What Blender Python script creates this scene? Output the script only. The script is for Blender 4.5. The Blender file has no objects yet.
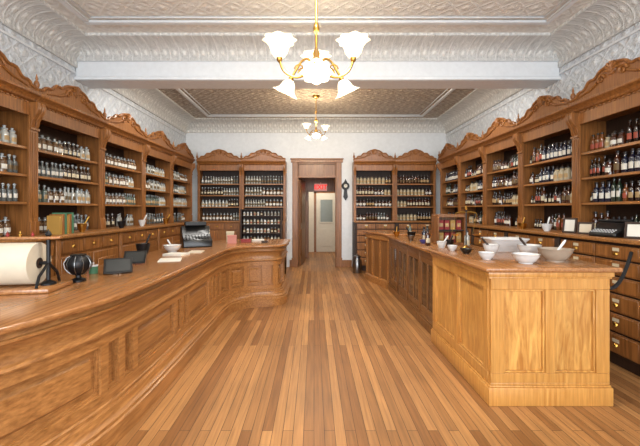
import bpy, bmesh, math, random
from mathutils import Vector, Matrix
random.seed(11)
S = bpy.context.scene
COL = S.collection
S.view_settings.view_transform = 'Standard'
S.view_settings.exposure = 0.40
pi = math.pi

# ---------------------------------------------------------------- materials
def C(r, g, b):
    def f(c):
        c /= 255.0
        return c/12.92 if c <= 0.04045 else ((c+0.055)/1.055)**2.4
    return (f(r), f(g), f(b), 1.0)

def mat(name, col, rough=0.5, metal=0.0, emis=None, estr=0.0, trans=0.0, coat=0.0, spec=None):
    m = bpy.data.materials.new(name); m.use_nodes = True
    nt = m.node_tree; b = nt.nodes['Principled BSDF']
    n = nt.nodes.new('ShaderNodeTexNoise'); n.inputs['Scale'].default_value = 14.0
    tc = nt.nodes.new('ShaderNodeTexCoord'); nt.links.new(tc.outputs['Object'], n.inputs['Vector'])
    mx = nt.nodes.new('ShaderNodeMix'); mx.data_type = 'RGBA'
    mx.inputs[6].default_value = (col[0]*0.9, col[1]*0.9, col[2]*0.9, 1)
    mx.inputs[7].default_value = (min(1, col[0]*1.08), min(1, col[1]*1.08), min(1, col[2]*1.08), 1)
    nt.links.new(n.outputs['Fac'], mx.inputs[0]); nt.links.new(mx.outputs[2], b.inputs['Base Color'])
    b.inputs['Roughness'].default_value = rough
    b.inputs['Metallic'].default_value = metal
    b.inputs['Transmission Weight'].default_value = trans
    b.inputs['Coat Weight'].default_value = coat
    if emis:
        b.inputs['Emission Color'].default_value = emis
        b.inputs['Emission Strength'].default_value = estr
    return m

def wood(name, c1, c2, stretch=(50, 50, 2.6), rough=0.4, coat=0.08, bump=0.04, figure=0.0, var=.07):
    m = bpy.data.materials.new(name); m.use_nodes = True
    nt = m.node_tree; L = nt.links; b = nt.nodes['Principled BSDF']
    tc = nt.nodes.new('ShaderNodeTexCoord')
    mp = nt.nodes.new('ShaderNodeMapping'); mp.inputs['Scale'].default_value = stretch
    L.new(tc.outputs['Object'], mp.inputs['Vector'])
    n = nt.nodes.new('ShaderNodeTexNoise'); n.inputs['Scale'].default_value = 1.0
    n.inputs['Detail'].default_value = 5; n.inputs['Distortion'].default_value = 0.1+figure
    L.new(mp.outputs[0], n.inputs['Vector'])
    n2 = nt.nodes.new('ShaderNodeTexNoise'); n2.inputs['Scale'].default_value = 3.0
    n2.inputs['Detail'].default_value = 3
    L.new(mp.outputs[0], n2.inputs['Vector'])
    n4 = nt.nodes.new('ShaderNodeTexNoise'); n4.inputs['Scale'].default_value = 1.3; n4.inputs['Detail'].default_value = 2
    L.new(tc.outputs['Object'], n4.inputs['Vector'])
    r = nt.nodes.new('ShaderNodeValToRGB')
    r.color_ramp.elements[0].position = 0.28; r.color_ramp.elements[0].color = c1
    r.color_ramp.elements[1].position = 0.70; r.color_ramp.elements[1].color = c2
    L.new(n.outputs['Fac'], r.inputs[0])
    oi = nt.nodes.new('ShaderNodeObjectInfo')
    mr = nt.nodes.new('ShaderNodeMapRange'); mr.inputs[3].default_value = 1-var; mr.inputs[4].default_value = 1+var
    L.new(oi.outputs['Random'], mr.inputs[0])
    ad = nt.nodes.new('ShaderNodeMath'); ad.operation = 'ADD'
    L.new(n2.outputs['Fac'], ad.inputs[0]); L.new(n4.outputs['Fac'], ad.inputs[1])
    mr2 = nt.nodes.new('ShaderNodeMapRange'); mr2.inputs[1].default_value = 0.7; mr2.inputs[2].default_value = 1.3
    mr2.inputs[3].default_value = 0.84; mr2.inputs[4].default_value = 1.12
    L.new(ad.outputs[0], mr2.inputs[0])
    mu = nt.nodes.new('ShaderNodeMath'); mu.operation = 'MULTIPLY'
    L.new(mr.outputs[0], mu.inputs[0]); L.new(mr2.outputs[0], mu.inputs[1])
    vs = nt.nodes.new('ShaderNodeVectorMath'); vs.operation = 'SCALE'
    L.new(r.outputs[0], vs.inputs[0]); L.new(mu.outputs[0], vs.inputs['Scale'])
    L.new(vs.outputs[0], b.inputs['Base Color'])
    b.inputs['Roughness'].default_value = rough; b.inputs['Coat Weight'].default_value = coat
    b.inputs['Coat Roughness'].default_value = 0.18
    bp = nt.nodes.new('ShaderNodeBump'); bp.inputs['Strength'].default_value = bump; bp.inputs['Distance'].default_value = 0.003
    L.new(n2.outputs['Fac'], bp.inputs['Height']); L.new(bp.outputs[0], b.inputs['Normal'])
    return m

W_CAB = wood('oak_cabinet', C(104, 62, 26), C(154, 100, 50))
W_CABH = wood('oak_cabinet_along', C(112, 70, 32), C(164, 110, 58), (2.6, 50, 50))
W_DARK = wood('dark_oak', C(36, 20, 10), C(54, 32, 17), rough=0.6, coat=0)  # dark brown oak: cabinet backs, drawer carcasses, frames, small handles
W_CNT = wood('oak_counter', C(128, 82, 40), C(174, 121, 68), (60, 2.6, 60), rough=0.36, coat=0.12)
W_TOP = wood('oak_worktop', C(128, 80, 42), C(170, 118, 70), (55, 1.8, 55), rough=0.24, coat=0.3)
W_BOX = wood('golden_oak', C(172, 115, 50), C(203, 149, 78), rough=0.34, coat=0.15)
W_FIG = wood('figured_golden_oak', C(166, 108, 46), C(212, 160, 86), (26, 26, 3.6), rough=0.34, coat=0.15, figure=1.1)
W_DOOR = wood('oak_door_casing', C(108, 67, 33), C(148, 98, 56))
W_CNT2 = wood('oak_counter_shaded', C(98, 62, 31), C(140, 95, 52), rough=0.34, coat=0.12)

BRASS = mat('aged_brass', C(190, 146, 70), 0.28, 1.0)
IRON = mat('black_iron', C(20, 20, 22), 0.4, 0.4)
WHITE = mat('white_porcelain', C(206, 206, 204), 0.12, coat=0.4)
MARBLE = mat('veined_marble', C(160, 144, 126), 0.3)
PAPER = mat('cream_paper', C(208, 204, 192), 0.8)
KRAFT = mat('kraft_paper', C(200, 188, 166), 0.8)
LABEL = mat('bottle_label', C(192, 180, 152), 0.7)
LABELS = [LABEL, mat('white_bottle_label', C(206, 202, 190), 0.7), mat('tan_bottle_label', C(162, 134, 92), 0.7), mat('red_edged_label', C(150, 70, 50), 0.7), mat('dark_gilt_label', C(96, 74, 40), 0.6)]
CORK = mat('dark_stopper', C(36, 27, 22), 0.4)
GSTOP = mat('glass_stopper', C(150, 156, 156), 0.08, coat=0.6)
GL = [mat('clear_bottle_glass', C(104, 108, 106), 0.06, coat=1.0, trans=0.3),
      mat('powder_filled_glass', C(164, 164, 156), 0.08, coat=1.0),
      mat('herb_filled_glass', C(94, 68, 42), 0.08, coat=1.0),
      mat('liquid_filled_glass', C(66, 50, 36), 0.06, coat=1.0, trans=0.2),
      mat('greenish_glass', C(96, 108, 98), 0.06, coat=1.0, trans=0.2)]
AM = [mat('amber_glass', C(62, 28, 10), 0.06, coat=1.0),
      mat('dark_amber_glass', C(32, 16, 9), 0.06, coat=1.0),
      mat('light_amber_glass', C(110, 62, 24), 0.06, coat=1.0),
      mat('green_bottle_glass', C(34, 48, 36), 0.06, coat=1.0),
      mat('cream_bottle', C(160, 148, 122), 0.3),
      mat('blue_bottle_glass', C(24, 28, 46), 0.06, coat=1.0)]
SHADE = mat('frosted_lamp_glass', C(255, 246, 226), 0.4, emis=(1, 0.88, 0.62, 1), estr=0.8)
DGLASS = mat('dark_pane_glass', C(44, 30, 20), 0.05, coat=1.0)
RED = mat('dark_red_card', C(130, 32, 28), 0.6)
PINK = mat('pink_card', C(190, 124, 110), 0.7)
GREEN = mat('green_card', C(64, 110, 80), 0.6)
BLUE = mat('blue_glaze', C(74, 74, 140), 0.3)
GOLD = mat('gilt_cloth', C(160, 122, 54), 0.5)
BLACKP = mat('black_enamel', C(12, 12, 12), 0.35, coat=0.1)
STEEL = mat('brushed_steel', C(140, 140, 140), 0.3, 1.0)
WALLP = mat('painted_plaster', C(212, 216, 219), 0.7)
HALLP = mat('hall_paint', C(214, 206, 190), 0.7)
DOORP = mat('white_door_paint', C(206, 200, 186), 0.5)
EXITM = mat('exit_letters', C(225, 20, 14), 0.4, emis=(1, 0.02, 0.01, 1), estr=.8)
EXITB = mat('exit_box', C(230, 160, 145), 0.5, emis=(1, 0.5, 0.42, 1), estr=0.15)
ROPE = mat('black_rope', C(14, 13, 13), 0.8)

def tin(name, col, tile=0.30, strength=0.6, dist=0.02, col2=None, diag=True, planes='XY', leaf=False):
    """embossed metal panel: lattice of ribs with rosettes plus foliage noise"""
    m = bpy.data.materials.new(name); m.use_nodes = True
    nt = m.node_tree; L = nt.links; b = nt.nodes['Principled BSDF']
    tc = nt.nodes.new('ShaderNodeTexCoord')
    mp = nt.nodes.new('ShaderNodeMapping'); mp.inputs['Scale'].default_value = (1/tile,)*3
    L.new(tc.outputs['Object'], mp.inputs['Vector'])
    sx = nt.nodes.new('ShaderNodeSeparateXYZ'); L.new(mp.outputs[0], sx.inputs[0])
    def M(op, a, bb=None, v=None):
        n = nt.nodes.new('ShaderNodeMath'); n.operation = op
        if isinstance(a, (int, float)): n.inputs[0].default_value = a
        else: L.new(a, n.inputs[0])
        if bb is not None:
            if isinstance(bb, (int, float)): n.inputs[1].default_value = bb
            else: L.new(bb, n.inputs[1])
        return n.outputs[0]
    A = sx.outputs['X' if planes[0] == 'X' else 'Y']; Bv = sx.outputs['Y' if planes[1] == 'Y' else 'Z']
    if diag:
        u = M('ADD', A, Bv); v = M('SUBTRACT', A, Bv)
    else:
        u, v = A, Bv
    cu = M('ABSOLUTE', M('SINE', M('MULTIPLY', u, pi))); cv = M('ABSOLUTE', M('SINE', M('MULTIPLY', v, pi)))
    rib = cu if leaf else M('MINIMUM', cu, cv)
    rib = M('SUBTRACT', 1.0, M('MINIMUM', M('MULTIPLY', rib, 3.0), 1.0))
    ros = M('POWER', M('MULTIPLY', cu, cv), 6.0)
    cmb = nt.nodes.new('ShaderNodeCombineXYZ'); L.new(A, cmb.inputs[0]); L.new(Bv, cmb.inputs[1])
    vo = nt.nodes.new('ShaderNodeTexVoronoi'); vo.feature = 'SMOOTH_F1'; vo.inputs['Scale'].default_value = 4.0
    ns = nt.nodes.new('ShaderNodeTexNoise'); ns.inputs['Scale'].default_value = 3.5
    ns.inputs['Detail'].default_value = 2; ns.inputs['Distortion'].default_value = 2.5
    L.new(cmb.outputs[0], vo.inputs['Vector']); L.new(cmb.outputs[0], ns.inputs['Vector'])
    h = M('ADD', M('ADD', M('MULTIPLY', rib, 0.45), ros), M('MULTIPLY', ns.outputs['Fac'], 1.3))
    h = M('SUBTRACT', h, M('MULTIPLY', vo.outputs['Distance'], 0.6))
    bp = nt.nodes.new('ShaderNodeBump'); bp.inputs['Strength'].default_value = strength; bp.inputs['Distance'].default_value = dist
    L.new(h, bp.inputs['Height']); L.new(bp.outputs[0], b.inputs['Normal'])
    mx = nt.nodes.new('ShaderNodeMix'); mx.data_type = 'RGBA'
    c2 = col2 or (col[0]*0.80, col[1]*0.80, col[2]*0.80, 1)
    mx.inputs[6].default_value = c2; mx.inputs[7].default_value = col
    mrr = nt.nodes.new('ShaderNodeMapRange'); mrr.inputs[1].default_value = 0.0; mrr.inputs[2].default_value = 1.2
    L.new(h, mrr.inputs[0]); L.new(mrr.outputs[0], mx.inputs[0]); L.new(mx.outputs[2], b.inputs['Base Color'])
    b.inputs['Roughness'].default_value = 0.45
    return m
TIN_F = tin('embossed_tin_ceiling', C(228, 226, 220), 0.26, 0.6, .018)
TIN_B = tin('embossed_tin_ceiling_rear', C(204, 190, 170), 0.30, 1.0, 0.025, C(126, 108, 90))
TIN_W = tin('embossed_wall_covering', C(218, 222, 225), 0.28, 0.8, 0.02, C(184, 190, 197), planes='YZ')
TIN_C = tin('embossed_cove', C(226, 226, 222), 0.13, 0.65, 0.018, C(176, 176, 174), diag=False, planes='YZ', leaf=True)
TIN_CX = tin('embossed_cove_cross', C(226, 226, 222), 0.13, 0.65, 0.018, C(176, 176, 174), diag=False, planes='XZ', leaf=True)

def floor_mat():
    m = bpy.data.materials.new('oak_strip_floor'); m.use_nodes = True
    nt = m.node_tree; L = nt.links; b = nt.nodes['Principled BSDF']
    tc = nt.nodes.new('ShaderNodeTexCoord')
    sp = nt.nodes.new('ShaderNodeSeparateXYZ'); L.new(tc.outputs['Object'], sp.inputs[0])
    cb = nt.nodes.new('ShaderNodeCombineXYZ'); L.new(sp.outputs['Y'], cb.inputs[0]); L.new(sp.outputs['X'], cb.inputs[1])
    br = nt.nodes.new('ShaderNodeTexBrick')
    br.inputs['Scale'].default_value = 1.0; br.inputs['Brick Width'].default_value = 2.3
    br.inputs['Row Height'].default_value = 0.068; br.inputs['Mortar Size'].default_value = 0.0020
    br.inputs['Mortar Smooth'].default_value = 0.3; br.inputs['Bias'].default_value = 0.0
    br.offset = 0.37
    br.inputs['Color1'].default_value = C(130, 84, 43); br.inputs['Color2'].default_value = C(178, 128, 76)
    br.inputs['Mortar'].default_value = C(62, 35, 17)
    L.new(cb.outputs[0], br.inputs['Vector'])
    mp = nt.nodes.new('ShaderNodeMapping'); mp.inputs['Scale'].default_value = (1.2, 26, 1)
    L.new(cb.outputs[0], mp.inputs['Vector'])
    n = nt.nodes.new('ShaderNodeTexNoise'); n.inputs['Scale'].default_value = 2.0; n.inputs['Detail'].default_value = 7
    n.inputs['Distortion'].default_value = 0.5
    L.new(mp.outputs[0], n.inputs['Vector'])
    n3 = nt.nodes.new('ShaderNodeTexNoise'); n3.inputs['Scale'].default_value = 0.8; n3.inputs['Detail'].default_value = 4
    L.new(tc.outputs['Object'], n3.inputs['Vector'])
    ad = nt.nodes.new('ShaderNodeMath'); ad.operation = 'ADD'
    L.new(n.outputs['Fac'], ad.inputs[0]); L.new(n3.outputs['Fac'], ad.inputs[1])
    mr = nt.nodes.new('ShaderNodeMapRange'); mr.inputs[1].default_value = 0.7; mr.inputs[2].default_value = 1.3
    mr.inputs[3].default_value = 0.66; mr.inputs[4].default_value = 1.26
    L.new(ad.outputs[0], mr.inputs[0])
    vs = nt.nodes.new('ShaderNodeVectorMath'); vs.operation = 'SCALE'
    L.new(br.outputs['Color'], vs.inputs[0]); L.new(mr.outputs[0], vs.inputs['Scale'])
    L.new(vs.outputs[0], b.inputs['Base Color'])
    rr_ = nt.nodes.new('ShaderNodeMapRange'); rr_.inputs[3].default_value = .36; rr_.inputs[4].default_value = .58
    L.new(n3.outputs['Fac'], rr_.inputs[0]); L.new(rr_.outputs[0], b.inputs['Roughness'])
    b.inputs['Coat Weight'].default_value = 0.08
    b.inputs['Coat Roughness'].default_value = 0.25
    bp = nt.nodes.new('ShaderNodeBump'); bp.inputs['Strength'].default_value = 0.4; bp.inputs['Distance'].default_value = 0.002
    iv = nt.nodes.new('ShaderNodeMath'); iv.operation = 'SUBTRACT'; iv.inputs[0].default_value = 1.0
    L.new(br.outputs['Fac'], iv.inputs[1]); L.new(iv.outputs[0], bp.inputs['Height']); L.new(bp.outputs[0], b.inputs['Normal'])
    return m
FLOOR = floor_mat()

# ---------------------------------------------------------------- mesh builder
class MB:
    def __init__(s, xf=None):
        s.v = []; s.f = []; s.m = []; s.xf = xf
    def add(s, vs, fs, mi=0):
        o = len(s.v)
        for v in vs:
            v = Vector(v)
            if s.xf is not None: v = s.xf @ v
            s.v.append(v)
        for f in fs:
            s.f.append([o+i for i in f]); s.m.append(mi)
        return s
    def box(s, a, b, mi=0):
        x0, y0, z0 = a; x1, y1, z1 = b
        return s.add([(x0,y0,z0),(x1,y0,z0),(x1,y1,z0),(x0,y1,z0),(x0,y0,z1),(x1,y0,z1),(x1,y1,z1),(x0,y1,z1)],
              [(0,3,2,1),(4,5,6,7),(0,1,5,4),(1,2,6,5),(2,3,7,6),(3,0,4,7)], mi)
    def lathe(s, prof, n=16, c=(0,0,0), axis='z', mi=0, a0=0.0, a1=2*pi, ruffle=0.0, lobes=8):
        full = abs(a1-a0-2*pi) < 1e-4
        k = n if full else n+1
        vs = []
        for j, (r, z) in enumerate(prof):
            rf = ruffle*(j/(len(prof)-1))**2
            for i in range(k):
                a = a0+(a1-a0)*i/n
                rr = r*(1+rf*math.cos(lobes*a))
                x, y = rr*math.cos(a), rr*math.sin(a)
                if axis == 'z': p = (x, y, z)
                elif axis == 'y': p = (x, z, y)
                else: p = (z, x, y)
                vs.append((c[0]+p[0], c[1]+p[1], c[2]+p[2]))
        fs = []
        for j in range(len(prof)-1):
            for i in range(n):
                i2 = (i+1) % k
                fs.append((j*k+i, j*k+i2, (j+1)*k+i2, (j+1)*k+i))
        if full:
            if prof[0][0] > 1e-5: fs.append(tuple(range(k))[::-1])
            if prof[-1][0] > 1e-5 and ruffle == 0: fs.append(tuple((len(prof)-1)*k+i for i in range(k)))
        return s.add(vs, fs, mi)
    def prism(s, poly, t0, t1, axis='y', mi=0):
        def P(a, b, t):
            return {'y': (a, t, b), 'x': (t, a, b), 'z': (a, b, t)}[axis]
        n = len(poly)
        vs = [P(a, b, t0) for a, b in poly]+[P(a, b, t1) for a, b in poly]
        fs = [tuple(range(n)), tuple(range(2*n-1, n-1, -1))]
        for i in range(n):
            j = (i+1) % n
            fs.append((i, i+n, j+n, j))
        return s.add(vs, fs, mi)
    def tube(s, pts, r, n=8, mi=0):
        pts = [Vector(p) for p in pts]
        rs = r if isinstance(r, (list, tuple)) else [r]*len(pts)
        vs = []; up = None
        for i, p in enumerate(pts):
            t = (pts[min(i+1, len(pts)-1)]-pts[max(i-1, 0)]).normalized()
            if up is None:
                up = Vector((0, 0, 1)) if abs(t.z) < 0.9 else Vector((1, 0, 0))
            a = t.cross(up)
            if a.length < 1e-4: a = t.cross(Vector((0, 1, 0.1)))
            a.normalize(); b = a.cross(t); up = b
            for k in range(n):
                th = 2*pi*k/n
                vs.append(p+a*rs[i]*math.cos(th)+b*rs[i]*math.sin(th))
        fs = []
        for i in range(len(pts)-1):
            for k in range(n):
                k2 = (k+1) % n
                fs.append((i*n+k, i*n+k2, (i+1)*n+k2, (i+1)*n+k))
        fs.append(tuple(range(n))[::-1]); fs.append(tuple((len(pts)-1)*n+k for k in range(n)))
        return s.add(vs, fs, mi)
    def mesh(s, name, mats, bev=0.0, seg=1):
        me = bpy.data.meshes.new(name)
        me.from_pydata([tuple(v) for v in s.v], [], s.f)
        for m in mats: me.materials.append(m)
        me.polygons.foreach_set('material_index', s.m)
        bm = bmesh.new(); bm.from_mesh(me)
        bmesh.ops.recalc_face_normals(bm, faces=bm.faces)
        if bev > 0:
            ed = [e for e in bm.edges if len(e.link_faces) == 2 and e.calc_face_angle(0) > 0.6]
            bmesh.ops.bevel(bm, geom=ed, offset=bev, segments=seg, affect='EDGES', clamp_overlap=True, profile=0.5)
        for f in bm.faces: f.smooth = True
        for e in bm.edges:
            if len(e.link_faces) != 2 or e.calc_face_angle(0) > 0.65: e.smooth = False
        bm.to_mesh(me); bm.free()
        return me

def props(o, label=None, cat=None, group=None, kind=None):
    if label: o['label'] = label
    if cat: o['category'] = cat
    if group: o['group'] = group
    if kind: o['kind'] = kind
    return o
def O(name, mb, mats, parent=None, loc=(0,0,0), rz=0.0, bev=0.0, seg=1, link=True, rot=None, **k):
    if not isinstance(mats, (list, tuple)): mats = [mats]
    me = mb if isinstance(mb, bpy.types.Mesh) else mb.mesh(name, mats, bev, seg)
    o = bpy.data.objects.new(name, me)
    if link: COL.objects.link(o)
    o.location = loc; o.rotation_euler = rot if rot else (0, 0, rz)
    if parent: o.parent = parent
    return props(o, **k)
def E(name, loc, rz=0.0, **k):
    o = bpy.data.objects.new(name, None); COL.objects.link(o)
    o.empty_display_size = 0.1
    o.location = loc; o.rotation_euler = (0, 0, rz)
    return props(o, **k)

# ---------------------------------------------------------------- room shell
XL, XR, YB, YF, ZC = -3.26, 3.36, 8.9, -2.4, 3.7
def st(name, mb, m, **k): return O(name, mb, m, kind='structure', **k)
st('floor', MB().box((XL-.1, YF-.1, -0.1), (XR+.1, 12.4, 0)), FLOOR)
st('ceiling', MB().box((XL, YF, ZC), (XR, 4.9, ZC+.1)), TIN_F)
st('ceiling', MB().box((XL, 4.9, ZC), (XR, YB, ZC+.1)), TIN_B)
st('wall_left', MB().box((XL-.1, YF, 0), (XL, YB+.1, ZC+.1)), TIN_W)
st('wall_right', MB().box((XR, YF, 0), (XR+.1, YB+.1, ZC+.1)), TIN_W)
DX0, DX1, DZ = -0.43, 0.58, 2.66
wb = MB().box((XL, YB, 0), (DX0, YB+.15, ZC)).box((DX1, YB, 0), (XR, YB+.15, ZC)).box((DX0, YB, DZ), (DX1, YB+.15, ZC))
st('wall_back', wb, WALLP)
# shop front wall with two big display windows and a door opening
wf = MB().box((XL, YF-.12, 0), (XR, YF, 0.6)).box((XL, YF-.12, 3.1), (XR, YF, ZC))
for x in (XL, -0.75, 0.6, XR-.15): wf.box((x, YF-.12, .6), (x+.15, YF, 3.1))
st('wall_front', wf, WALLP)
for i, (a, b) in enumerate(((XL+.15, -0.75), (-0.6, 0.6), (0.75, XR-.15))):
    w = MB()
    for z0, z1 in ((.6, .66), (2.4, 2.45), (3.04, 3.1)): w.box((a, YF-.08, z0), (b, YF-.03, z1))
    for x in (a, (a+b)/2-.02, b-.05): w.box((x, YF-.08, .66), (x+.05, YF-.03, 3.04))
    st('window_%d' % (i+1), w, W_DOOR)
# beam
st('trim_1', MB().box((XL, 4.78, 3.22), (XR, 5.12, ZC)), WALLP, bev=0.012)
tb = MB().box((XL, 4.755, 3.22), (XR, 4.778, 3.27)).box((XL, 4.76, 3.47), (XR, 4.778, 3.53))
st('trim_2', tb, WALLP, bev=0.006)
def coveprof(h, d, n=7):
    p = [(0, ZC-h-.05), (.03, ZC-h-.05), (.035, ZC-h-.02), (.03, ZC-h)]
    for i in range(n+1):
        a = pi/2*i/n
        p.append((.03+(d-.06)*(1-math.cos(a)), ZC-h+(h-.04)*math.sin(a)))
    p += [(d, ZC-.035), (d, ZC), (0, ZC)]
    return p
def cove(name, wall, lo, hi, h, d, m, side):
    p = coveprof(h, d); mb = MB()
    if side == 'L': mb.prism([(XL+a, z) for a, z in p], lo, hi, 'y')
    if side == 'R': mb.prism([(XR-a, z) for a, z in p], lo, hi, 'y')
    if side == 'B': mb.prism([(wall-a, z) for a, z in p], lo, hi, 'x')
    if side == 'F': mb.prism([(wall+a, z) for a, z in p], lo, hi, 'x')
    st(name, mb, m)
cove('trim_3', 0, YF, 4.78, .26, .36, TIN_C, 'L'); cove('trim_4', 0, YF, 4.78, .26, .36, TIN_C, 'R')
cove('trim_5', 0, 5.12, YB, .26, .36, TIN_C, 'L'); cove('trim_6', 0, 5.12, YB, .26, .36, TIN_C, 'R')
cove('trim_7', 4.78, XL, XR, .17, .34, TIN_CX, 'B'); cove('trim_8', YB, XL, XR, .24, .36, TIN_CX, 'B')
cove('trim_9', 5.12, XL, XR, .2, .3, TIN_CX, 'F')
def ceil_frame(name, x0, x1, y0, y1, w=.07, t=.035):
    mb = MB()
    for o, ww, tt in ((0, w, t), (w*1.7, w*.35, t*.6)):
        a, b, c, d = x0+o, x1-o, y0+o, y1-o
        mb.box((a, c, ZC-tt), (b, c+ww, ZC-.0005)); mb.box((a, d-ww, ZC-tt), (b, d, ZC-.0005))
        mb.box((a, c+ww, ZC-tt), (a+ww, d-ww, ZC-.0005)); mb.box((b-ww, c+ww, ZC-tt), (b, d-ww, ZC-.0005))
    st(name, mb, WALLP, bev=0.01)
ceil_frame('trim_10', -2.72, 2.8, -1.9, 4.2)
ceil_frame('trim_11', -2.55, 2.6, 5.6, 8.35)
for nm, x0, x1 in (('trim_12', XL, XL+.02), ('trim_13', XR-.02, XR)):
    st(nm, MB().box((x0, YF, 3.3), (x1, YB, 3.33)), WALLP, bev=0.004)
for nm, a, b in (('baseboard_back', -.62, DX0-.13), ('baseboard_rear', DX1+.13, .96)):
    st(nm, MB().box((a, YB-.02, 0), (b, YB-.0005, .18)).box((a, YB-.03, 0), (b, YB-.02, .03)), W_DOOR, bev=.004)
# door casing + transom
dc = MB()
dc.box((DX0-.12, YB-.035, 0), (DX0+.01, YB-.001, DZ)).box((DX1-.01, YB-.035, 0), (DX1+.12, YB-.001, DZ))
dc.box((DX0-.15, YB-.045, DZ-.01), (DX1+.15, YB-.001, DZ+.07)).box((DX0-.17, YB-.065, DZ+.07), (DX1+.17, YB-.001, DZ+.10))
dc.box((DX0-.135, YB-.05, 0), (DX0+.015, YB-.035, .24)).box((DX1-.015, YB-.05, 0), (DX1+.135, YB-.035, .24))
dc.box((DX0+.0005, YB, 0), (DX0+.035, YB+.15, DZ)).box((DX1-.035, YB, 0), (DX1-.0005, YB+.15, DZ))
dc.box((DX0+.035, YB, 2.27), (DX1-.035, YB+.15, 2.34)).box((DX0+.035, YB, DZ-.04), (DX1-.035, YB+.15, DZ-.0005))
st('trim_14', dc, W_DOOR, bev=.005)
tr = MB().box((DX0+.036, YB+.05, 2.341), (DX1-.036, YB+.08, 2.619))
for x in (-.1, .24): tr.box((x, YB+.035, 2.341), (x+.03, YB+.05, 2.619))
st('window_4', tr, W_DOOR, bev=.003)
# hallway
HX0, HX1, HY = -.62, 1.0, 12.1
st('wall_hall_left', MB().box((HX0-.08, YB+.151, 0), (HX0, HY, 2.7)), HALLP)
st('wall_hall_right', MB().box((HX1, YB+.151, 0), (HX1+.08, HY, 2.7)), HALLP)
st('ceiling', MB().box((HX0-.08, YB+.151, 2.7), (HX1+.08, HY, 2.78)), HALLP)
st('wall_hall_end', MB().box((HX0-.08, HY, 0), (HX1+.08, HY+.1, 2.78)), HALLP)
hd = MB().box((HX0+.001, 10.55, 2.0), (HX1-.001, 10.7, 2.699)).box((HX0+.001, 10.55, 0), (HX0+.46, 10.7, 2.0)).box((.86, 10.55, 0), (HX1-.001, 10.7, 2.0))
st('trim_15', hd, W_DOOR, bev=.006)
d2 = MB().box((.08, HY-.05, .01), (.78, HY-.004, 2.03))
d2.box((.18, HY-.065, 1.0), (.68, HY-.05, 1.04)).box((.18, HY-.065, 1.8), (.68, HY-.05, 1.84)).box((.18, HY-.065, 1.04), (.22, HY-.05, 1.8)).box((.64, HY-.065, 1.04), (.68, HY-.05, 1.8))
d2.box((.2, HY-.06, .2), (.66, HY-.05, .8))
st('door_2', d2, DOORP, bev=.004)
st('window_5', MB().box((.221, HY-.056, 1.041), (.639, HY-.051, 1.799)), mat('door_pane', C(120, 128, 122), .3))
st('trim_16', MB().box((.0, HY-.03, 0), (.079, HY-.001, 2.1)).box((.781, HY-.03, 0), (.86, HY-.001, 2.1)).box((0, HY-.03, 2.04), (.86, HY-.001, 2.12)), W_DOOR)
dl = MB(); dl.box((0, 0, .012), (.04, .86, 2.24))
dl.box((.04, .1, .25), (.055, .76, .95)).box((.04, .1, 1.1), (.055, .76, 2.1))
lf = st('door_1', dl, W_DOOR, loc=(DX0+.04, YB+.17, 0), rz=-.12, bev=.008)
# exit sign
ex = E('exit_sign', (.2, 10.5, 2.02), label='small lit exit sign with red letters hung in hallway', cat='sign')
O('sign_box', MB().box((-.19, -.03, 0), (.19, .03, .22)).box((-.01, -.01, .22), (.01, .0485, .26)), EXITB, ex, bev=.006)
cu = bpy.data.curves.new('sign_text', 'FONT'); cu.body = 'EXIT'; cu.size = .19; cu.extrude = .003
cu.align_x = 'CENTER'; cu.align_y = 'CENTER'; cu.offset = .004
to = bpy.data.objects.new('sign_text_curve', cu); COL.objects.link(to)
bpy.context.view_layer.update()
tme = bpy.data.meshes.new_from_object(to.evaluated_get(bpy.context.evaluated_depsgraph_get()))
bpy.data.objects.remove(to); tme.materials.clear(); tme.materials.append(EXITM)
t2 = O('sign_lettering', tme, EXITM, ex, loc=(0, -.034, .11), rot=(pi/2, 0, 0), label='red EXIT lettering')

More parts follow.
